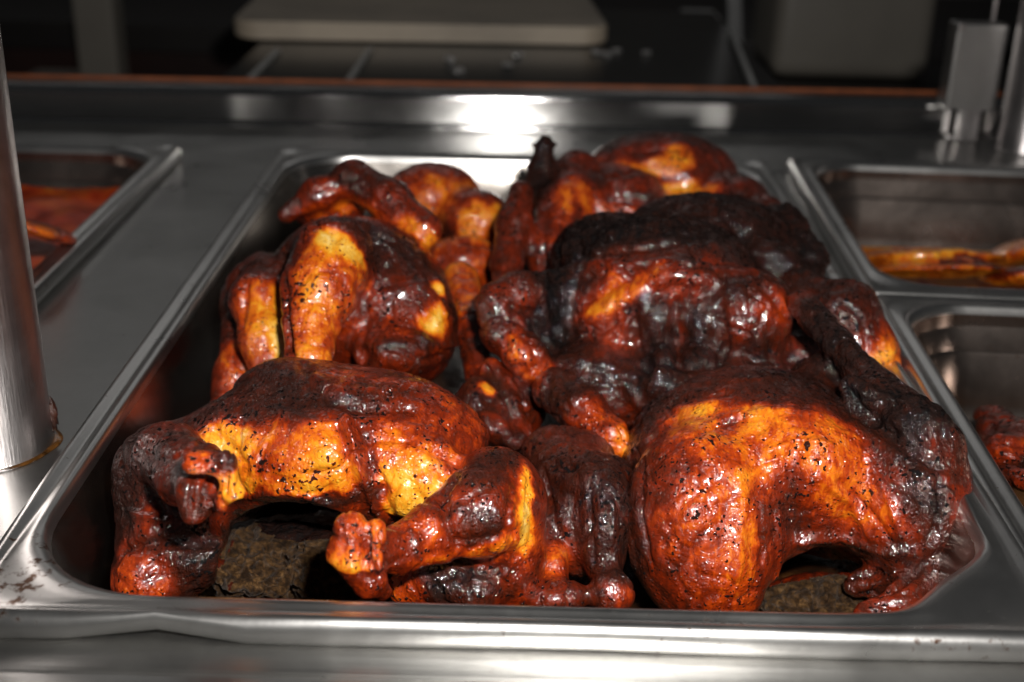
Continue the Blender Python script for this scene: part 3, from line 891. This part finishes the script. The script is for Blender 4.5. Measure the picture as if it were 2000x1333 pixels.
b.paint((645, 478, 30, 18, 1.0, -30), (680, 500, 20, 16, 1.2), (625, 550, 46, 44, 3.5), (700, 580, 40, 30, 3.6), (660, 620, 30, 40, 3.6), (600, 610, 32, 50, 3.0), (605, 670, 30, 50, 2.6), (760, 640, 40, 50, 4.9), (850, 500, 14, 50, 3.2), (730, 420, 60, 14, 3.6, -30), (568, 540, 20, 70, 5.6),
        (745, 465, 90, 30, 7.2, -25), (805, 525, 70, 44, 7, -30), (700, 560, 46, 34, 3.6), (745, 610, 50, 44, 5.1), (790, 600, 40, 40, 6.6),
        (845, 640, 30, 24, .1), (852, 568, 20, 10, .8), (810, 668, 50, 14, 7.2), (780, 700, 60, 30, 5.1), (510, 600, 32, 56, 2.8),
        (542, 620, 12, 56, .8), (500, 520, 50, 40, 6.4), (470, 700, 26, 40, 3.5), (450, 620, 20, 30, 6.8), (810, 450, 60, 14, 3, -40),
        (640, 398, 46, 18, 3.5), (700, 350, 50, 24, 6.8), (780, 410, 50, 26, 5.9), (600, 390, 40, 14, 6.5), (890, 620, 20, 90, 6.6))
b.build(CH)

# C: rear left
b = Bird('orange roast chicken at the rear left, mostly hidden behind the torn one', 1.1, 5)
b.e('body', 845, 395, 375, (100, 110, 76)).e('body', 930, 435, 345, (72, 80, 66)).e('body', 905, 520, 310, (80, 80, 60))
b.p('wing', [(900, 545, 262, 36), (922, 640, 225, 32), (935, 740, 195, 26)])
b.e('wing', 985, 790, 178, (80, 80, 85), 0, 6).e('wing', 930, 800, 160, (40, 50, 70), 0, 5).p('wing', [(960, 720, 175, 22), (985, 790, 158, 26), (1020, 850, 150, 24)], 4).p('skin_flap', [(910, 790, 165, 26), (960, 830, 150, 30), (1010, 860, 140, 24)])
b.base = 3.7
b.crease(([(950, 720), (1000, 800), (1010, 850)], 10, -2.5), ([(930, 780), (960, 840)], 8, 2), ([(990, 740), (1030, 800)], 8, 1.8), ([(880, 400), (930, 400)], 10, -1.6), ([(900, 470), (960, 480)], 12, -2))
b.paint((950, 765, 12, 10, 1.2), (980, 790, 70, 60, 7), (1000, 740, 20, 30, 5), (1010, 820, 24, 30, 5.2), (950, 840, 24, 20, 5.6), (840, 328, 80, 16, 5.5), (860, 385, 50, 30, 2.9), (930, 430, 50, 36, 2.3), (910, 505, 50, 26, 4.3), (900, 550, 30, 20, 4.6), (875, 450, 16, 30, 5.8), (960, 470, 20, 20, 3.4), (930, 380, 40, 14, 5.5), (910, 580, 26, 40, 3.6),
        (925, 680, 30, 60, 5.6), (960, 830, 60, 40, 5.8), (800, 350, 30, 30, 4.4))
b.build(CH)

# D: rear right
b = Bird('roast chicken at the rear of the pan with a blackened leg bone sticking up', 1.1, 6)
b.e('body', 1285, 362, 395, (158, 150, 104)).e('body', 1190, 430, 340, (125, 120, 110)).e('body', 1410, 400, 365, (95, 100, 62))
b.e('body', 1480, 430, 345, (55, 80, 50))
b.p('drumstick', [(1125, 335, 345, 42), (1105, 405, 320, 56), (1075, 500, 285, 46), (1075, 545, 275, 30)])
b.p('leg_bone', [(1050, 385, 330, 30), (1056, 330, 338, 25), (1063, 296, 342, 17), (1063, 284, 342, 19)], 3).e('leg_bone', 1063, 283, 342, (26, 20, 7), 0, 2)
b.p('wing', [(1018, 375, 305, 26), (1006, 440, 290, 34), (988, 520, 270, 30), (985, 560, 255, 22)])
b.base = 4.9
b.crease(([(1170, 330), (1190, 400), (1230, 430)], 10, -2.4), ([(1200, 390), (1270, 400), (1330, 380)], 9, -2), ([(1200, 360), (1290, 345)], 12, 1.5), ([(1390, 280), (1420, 340), (1440, 380)], 9, -1.6), ([(1070, 420), (1060, 500)], 8, -1.5), ([(1130, 450), (1200, 500)], 9, -1.4), ([(1230, 300), (1320, 290)], 8, -1.2), ([(1340, 340), (1380, 380)], 10, 1.5))
b.paint((1280, 268, 120, 14, 6.4), (1250, 330, 60, 14, 2.6), (1330, 305, 28, 36, 2.6), (1400, 335, 46, 44, 5.6), (1350, 375, 30, 16, 2),
        (1250, 362, 60, 16, 5.2), (1150, 405, 50, 44, 2.9), (1120, 320, 50, 22, 5.9), (1190, 470, 50, 36, 3.1), (1080, 500, 34, 50, 5),
        (1460, 410, 60, 34, 7.2), (1230, 405, 60, 16, 4.4), (1275, 385, 50, 8, 6.6), (1300, 350, 60, 8, 5.8, 5), (1370, 330, 14, 40, 6.2), (1240, 300, 50, 8, 5.6, 15), (1190, 345, 30, 20, 6.2), (1160, 440, 14, 40, 5.2), (1130, 450, 12, 40, 6.4), (1180, 380, 40, 8, 5.4), (1060, 320, 24, 60, 8.6), (1005, 450, 40, 90, 6.2))
b.build(CH)

# G: leg quarter between the two front birds
b = Bird('dark roast chicken leg and thigh wedged between the two front birds', .95, 8)
b.e('thigh', 1110, 900, 120, (95, 80, 66)).e('thigh', 1095, 990, 100, (85, 70, 110)).p('thigh', [(1075, 880, 118, 46), (1090, 960, 100, 56), (1100, 1040, 84, 62)])
b.e('drumstick', 1182, 1040, 70, (46, 56, 112), -4).e('drumstick', 1195, 1160, 50, (44, 40, 44), 10, 8).e('drumstick', 1165, 945, 84, (60, 50, 44), -20, 10)
b.e('thigh', 1135, 1030, 78, (60, 40, 100)).e('thigh', 1150, 925, 96, (90, 60, 44), 0, 10)
b.crease(([(1150, 960), (1160, 1100)], 8, -1.5), ([(1195, 980), (1200, 1120)], 7, 1.3), ([(1060, 920), (1090, 1050)], 10, -1.6), ([(1040, 900), (1100, 870), (1180, 900)], 9, 1.8), ([(1080, 910), (1180, 915)], 8, -1.8))
b.e('wing', 1080, 1165, 50, (66, 60, 36), k=4).p('wing', [(1062, 1020, 82, 24), (1080, 1110, 62, 30)], 5)
b.base = 7.0
b.paint((1090, 1010, 46, 70, 6.5), (1180, 950, 40, 24, 7.4), (1180, 1050, 30, 60, 7.2), (1080, 1160, 60, 26, 5), (1070, 1080, 20, 36, 3.4),
        (1130, 905, 60, 30, 7.6), (1200, 1160, 20, 20, 4.6), (1110, 860, 60, 30, 6.2))
b.build(('chicken leg', None))

# ------------------------------------------------------------------ posts and clamp
def post(name, cx, cy, r, z0, z1, label, grease=True):
    o = empty(name, (cx, cy, z0), label, 'post')
    n = 64
    prof = [(r + 1.2, 0), (r + .4, .5), (r, 1.4), (r, 30), (r, 90), (r, 160), (r, 250), (r, z1 - z0)]
    vs = [(cx + q * math.cos(2 * math.pi * k / n), cy + q * math.sin(2 * math.pi * k / n), z0 + h) for q, h in prof for k in range(n)]
    fs = [(j * n + k, j * n + (k + 1) % n, (j + 1) * n + (k + 1) % n, (j + 1) * n + k) for j in range(len(prof) - 1) for k in range(n)]
    mesh_obj('tube', vs, fs, POLE, o)
    if grease:
        prof = [(r + 1.9, .15), (r + 1.6, .7), (r + 1.0, 1.0), (r - .1, .9)]
        vs = []
        for j, (q, h) in enumerate(prof):
            for k in range(n):
                a = 2 * math.pi * k / n
                w = (.9 * math.sin(3 * a + 1) + .5 * math.sin(7 * a)) * (1 if j < 2 else 0)
                vs.append((cx + (q + w) * math.cos(a), cy + (q + w) * math.sin(a), z0 + h))
        mesh_obj('grease_ring', vs, fs[:n * 3], plain_material('brown_grease', (.06, .024, .005), .15, 0, .8, 200), o)
    return o
left_post = post('round_post', -197, 105, 22.5, COUNTER_Z, 420, 'round steel post with a greasy base standing left of the large pan')
gk = Bird('x', .5, 21)
blob = bmesh.new()
bmesh.ops.create_icosphere(blob, subdivisions=3, radius=1)
for v in blob.verts:
    v.co = Vector((v.co.x * 1.6, v.co.y * 1.2, v.co.z * 6.5)) * (1 + .25 * math.sin(v.co.z * 9 + v.co.x * 7)) + Vector((-174.2, 110, 1.5))
bm_obj('burnt_drip', blob, plain_material('burnt_grease', (.03, .008, .004), .25, 0, .6, 200, .6), left_post, True)
post('round_post', 372, 606, 20, COUNTER_Z, 420, 'thin steel post at the far right corner behind the pans', False)

clamp = empty('glass_clamp', (336, 618, COUNTER_Z), 'squarish steel bracket at the right end of the back rail', 'bracket')
bm_obj('block', box_bm((333, 632, 46), (38, 20, 64), 2.5), steel_material('clamp_steel', .5, .35, (300, 300, 300), .1), clamp, False)
bm_obj('foot', box_bm((335, 628, 4), (14, 12, 26), 1.5), POLE, clamp, False)
bm_obj('cap_bolt', box_bm((317, 620.5, 76), (5, 2, 5), .8), POLE, clamp, False)
bm_obj('rod', box_bm((343, 634, 160), (3, 3, 163), .8), POLE, clamp, False)

# ------------------------------------------------------------------ behind the rail
BLACK = plain_material('black_enamel', (.012, .012, .012), .22, 0, .4, 12)
bm = box_bm((-15, 940, -2), (470, 470, 10), 2)
shelf = bm_obj('work_shelf', bm, BLACK); tag(shelf, 'glossy black shelf behind the back rail carrying the cutting board', 'shelf')
bm = box_bm((262, 1250, -60), (18, 22, 700), 3, 0)
for v in bm.verts: v.co.x += (v.co.z + 60) * -.12
o = bm_obj('slanted_leg', bm, plain_material('dim_grey_leg', (.16, .16, .16), .4, .2)); tag(o, 'slanted grey bar added for a glass screen streak, just left of the grey bin', 'stand')  # added bar in place of a glass screen streak
bm = bmesh.new()
vs = rrect(-88, 1215, 180, 300, 26, 0, 8)
low = [bm.verts.new((x, y, 5.0)) for x, y, z in vs]; lo2 = [bm.verts.new((x + (-88 - x) * -.008, y, 7)) for x, y, z in vs]
up2 = [bm.verts.new((x + (-88 - x) * -.008, y, 20)) for x, y, z in vs]; up = [bm.verts.new((x, y, 22.0)) for x, y, z in vs]
for a, c in ((low, lo2), (lo2, up2), (up2, up)):
    for i in range(len(a)): bm.faces.new((a[i], a[(i + 1) % len(a)], c[(i + 1) % len(a)], c[i]))
bm.faces.new(low); bm.faces.new(up)
BOARD = plain_material('worn_cutting_board', (.36, .30, .23), .5, 0, .22, 9, .3)
board = bm_obj('cutting_board', bm, BOARD)
board.rotation_euler = (0, 0, .05); board.location = (0.036, 0.002, 0)
tag(board, 'thick beige plastic cutting board lying behind the steam table', 'cutting board')
ROD = plain_material('grey_strip', (.42, .42, .41), .35, .3, .2, 60)
for (xa, ya, xb, yb, lab) in ((-223, 672, -224, 850, 'left thin strip added for a glass reflection, running back from the rail under the cutting board'),
                              (-143, 676, -142, 870, 'second thin strip from the left added for a glass reflection, running back from the rail'),
                              (186, 684, 214, 1010, 'slanting strip added for a glass reflection right of the black shelf, running back from the rail')):
    bm = box_bm(((xa + xb) / 2, (ya + yb) / 2, 4.9 if xa < 0 else 8), (5, math.hypot(xb - xa, yb - ya), 3.2 if xa < 0 else 6), .8, -math.atan2(xb - xa, yb - ya))
    o = bm_obj('steel_strip', bm, ROD); tag(o, lab, 'strip')  # added strips in place of reflections in the glass screen
rr = random.Random(4)
SCRAPS = ['leftmost pale lump on the black shelf', 'second pale lump from the left, close to the rail', 'third pale lump from the left on the black shelf', 'pale lump in the middle of the shelf, just under the board', 'pale lump right of the middle, first of a close trio', 'pale lump right of the middle, second of a close trio', 'pale lump right of the middle, last of a close trio', 'rightmost pale lump on the black shelf']
for i, (u, v) in enumerate(((880, 118), (896, 138), (990, 128), (1010, 108), (1165, 103), (1185, 106), (1205, 100), (1262, 104))):
    c = UZ(u, v, 4.5)
    bm = bmesh.new(); bmesh.ops.create_icosphere(bm, subdivisions=2, radius=1)
    for q in bm.verts: q.co = Vector((q.co.x * rr.uniform(3, 7), q.co.y * rr.uniform(3, 6), q.co.z * rr.uniform(1.5, 3))) * rr.uniform(.8, 1.2) + Vector((c[0], c[1], 5))
    o = bm_obj('crumb', bm, plain_material('foil_scrap', (.35, .34, .33), .35, .6)); tag(o, SCRAPS[i], 'scrap', 'pale lumps on the black shelf')  # small pale lumps on the shelf

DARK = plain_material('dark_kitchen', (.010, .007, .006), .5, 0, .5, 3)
o = bm_obj('kitchen_floor', box_bm((0, 2600, -910), (9000, 9000, 10)), plain_material('dark_floor_tile', (.03, .022, .02), .4, 0, .4, 4)); tag(o, kind='structure')
o = bm_obj('kitchen_wall', box_bm((0, 4200, 400), (9000, 60, 3000)), plain_material('dim_wall', (.30, .28, .26), .6, 0, .2, 2)); tag(o, kind='structure')
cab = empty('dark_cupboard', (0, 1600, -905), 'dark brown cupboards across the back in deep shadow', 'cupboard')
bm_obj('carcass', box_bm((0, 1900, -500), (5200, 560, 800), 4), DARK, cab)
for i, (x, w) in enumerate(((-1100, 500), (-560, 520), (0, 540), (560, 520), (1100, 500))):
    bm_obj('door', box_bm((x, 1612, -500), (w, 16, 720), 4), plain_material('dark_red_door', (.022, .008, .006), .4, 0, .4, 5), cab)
PALE = plain_material('grey_panel', (.22, .20, .17), .45, 0, .15, 4)
o = bm_obj('grey_pillar', box_bm((-606, 1520, -400), (58, 50, 1000), 6), PALE); tag(o, 'narrow grey upright standing in the dark at the rear left', 'pillar')
o = bm_obj('grey_box', box_bm((-690, 1540, -330), (66, 60, 340), 8), plain_material('dim_box', (.15, .13, .11), .5)); tag(o, 'dim grey box beside the narrow upright at the rear left', 'box')
pan_el = empty('grey_bin', (455, 1540, -122), 'pale grey bin with a rounded front in the dark at the rear right', 'bin')
bm_obj('body', box_bm((457, 1540, -40), (218, 190, 164), 22), PALE, pan_el, True)
o = bm_obj('low_side_table', box_bm((420, 1540, -515), (760, 420, 782), 5), DARK); tag(o, 'dark low table carrying the grey bin at the rear right', 'table')
o = bm_obj('steel_stand', box_bm((205, 1180, -448), (40, 60, 900), 5), ROD); tag(o, 'blurred steel stand leg left of the grey bin', 'stand')
o = bm_obj('grey_block', box_bm((124, 1000, -40), (60, 60, 80), 6), plain_material('grey_block', (.12, .12, .12), .5)); tag(o, 'dark grey block at the right end of the cutting board', 'block')

# ------------------------------------------------------------------ food in the side pans
def food_sheet(name, pts, z, mat, label, cat, amp=1.2, seed=0):
    (x0, x1, y0, y1) = pts
    nx, ny = 70, 60
    X, Y = np.meshgrid(np.linspace(x0, x1, nx), np.linspace(y0, y1, ny))
    if x0 > 100:
        c, s_ = math.cos(RR), math.sin(RR)
        X, Y = 168 + c * (X - 168) - s_ * (Y - 270), 270 + s_ * (X - 168) + c * (Y - 270)
    P = np.c_[X.ravel(), Y.ravel(), np.zeros(nx * ny)]
    P[:, 2] = z + amp * fbm(P, 22, 3, seed) + .3 * amp * fbm(P, 5, 2, seed)
    fs = [(j * nx + i, j * nx + i + 1, (j + 1) * nx + i + 1, (j + 1) * nx + i) for j in range(ny - 1) for i in range(nx - 1)]
    o = mesh_obj(name, P, fs, mat)
    return tag(o, label, cat)
RED = sauce_material('red_stew', [(.3, (.16, .010, .003)), (.48, (.42, .035, .004)), (.62, (.55, .10, .006)), (.75, (.65, .25, .015))], 34, .3)
ORANGE = sauce_material('orange_oil', [(.3, (.20, .016, .003)), (.42, (.50, .08, .004)), (.52, (.65, .22, .010)), (.7, (.72, .36, .03))], 38, .2)
BROWN = sauce_material('brown_drippings', [(.3, (.035, .012, .004)), (.7, (.12, .05, .010))], 30, .2)
food_sheet('red_stew', (-590, -250, 209, 496), -26, RED, 'red tomato stew filling the pan behind the left post', 'stew', 3, 2)
food_sheet('orange_sauce', (191, 456, 291, 511), -54.5, ORANGE, 'oily orange sauce in the farther right pan', 'sauce', .8, 3)
food_sheet('pan_drippings', (191, 456, 19, 247), -59, BROWN, 'thin brown drippings on the bottom of the nearer right pan', 'drippings', .5, 4)
DARKJUICE = sauce_material('dark_roasting_juice', [(.3, (.006, .003, .002)), (.55, (.025, .009, .003)), (.75, (.07, .028, .008))], 60, .16)  # colour of an added sheet that paints shade into gaps between the birds
food_sheet('roasting_juice', (-139, 139.5, 12, 493), -62.5, DARKJUICE, 'dark sheet added for the shade in the gaps on the floor of the large pan', 'drippings', 2.2, 6)
b = Bird('flat braised orange chicken fillets lying in the sauce of the farther right pan', 1.2, 31)
b.name = 'chicken_fillet'
b.e('meat', 1765, 506, 400, (85, 150, 13), 0, 8).e('meat', 1850, 507, 400, (110, 120, 12), 0, 8).e('meat', 1830, 530, 370, (130, 130, 12), 0, 8)
b.base = 3.0
b.paint((1760, 500, 60, 14, 2.6), (1840, 525, 60, 8, 3.8), (1900, 515, 34, 6, 6.6), (1700, 510, 30, 12, 3.2))
b.build(('chicken fillet', None), .9)
b = Bird('orange chicken fillet leaning up at the right edge of the farther right pan', 1.2, 32)
b.name = 'chicken_fillet'
b.e('meat', 2010, 488, 430, (74, 120, 22), 14, 3).e('meat', 1990, 540, 370, (60, 90, 18), 0, 3)
b.base = 3.4
b.paint((1985, 480, 40, 10, 2.8), (1960, 530, 30, 12, 6.0), (1990, 548, 40, 10, 2.8))
b.build(('chicken fillet', None), 1.2)
b = Bird('orange chunk of chicken sunk in the red stew beside the left post', 1.2, 34)
b.name = 'chicken_chunk'
b.e('meat', 88, 452, 300, (52, 120, 15), -20, 3)
b.base = 4.3
b.paint((95, 448, 22, 12, 3.0))
b.build(('chicken chunk', None), 1.5)
for (u, v, y, ru, rv, rt, sd, lab) in ((1940, 810, 190, 34, 20, 10, 41, 'small dark lump of meat farthest back in the nearer right pan'), (1990, 935, 110, 40, 26, -20, 42, 'charred chunk of meat low at the right edge of the nearer right pan')):
    b = Bird(lab, .9, sd)
    b.name = 'grilled_meat'
    b.e('meat', u, v, y, (ru, 60, rv), rt, 3).e('meat', u + 20, v + 8, y - 8, (ru * .7, 40, rv), -rt, 3)
    b.base = 6.2
    b.paint((u, v, 16, 10, 4.8))
    b.build(('grilled meat', 'meat pieces in the nearer right pan'), 1.5)
b = Bird('browned piece of grilled meat at the bottom of the nearer right pan', .9, 33)
b.name = 'grilled_meat'
b.e('meat', 1990, 870, 150, (66, 120, 52), 10).e('meat', 1950, 832, 170, (40, 60, 26), 0).e('meat', 1960, 890, 130, (40, 60, 40), 0)
b.crease(([(1930, 830), (1960, 860), (2000, 870)], 8, -2), ([(1950, 880), (1990, 900)], 6, 1.5))
b.base = 5.0
b.base = 6.6
b.paint((1985, 870, 30, 16, 4.4), (1940, 825, 26, 20, 5.6), (1990, 910, 26, 16, 8), (1960, 880, 20, 20, 4.4))
b.build(('grilled meat', 'meat pieces in the nearer right pan'), 1.6)
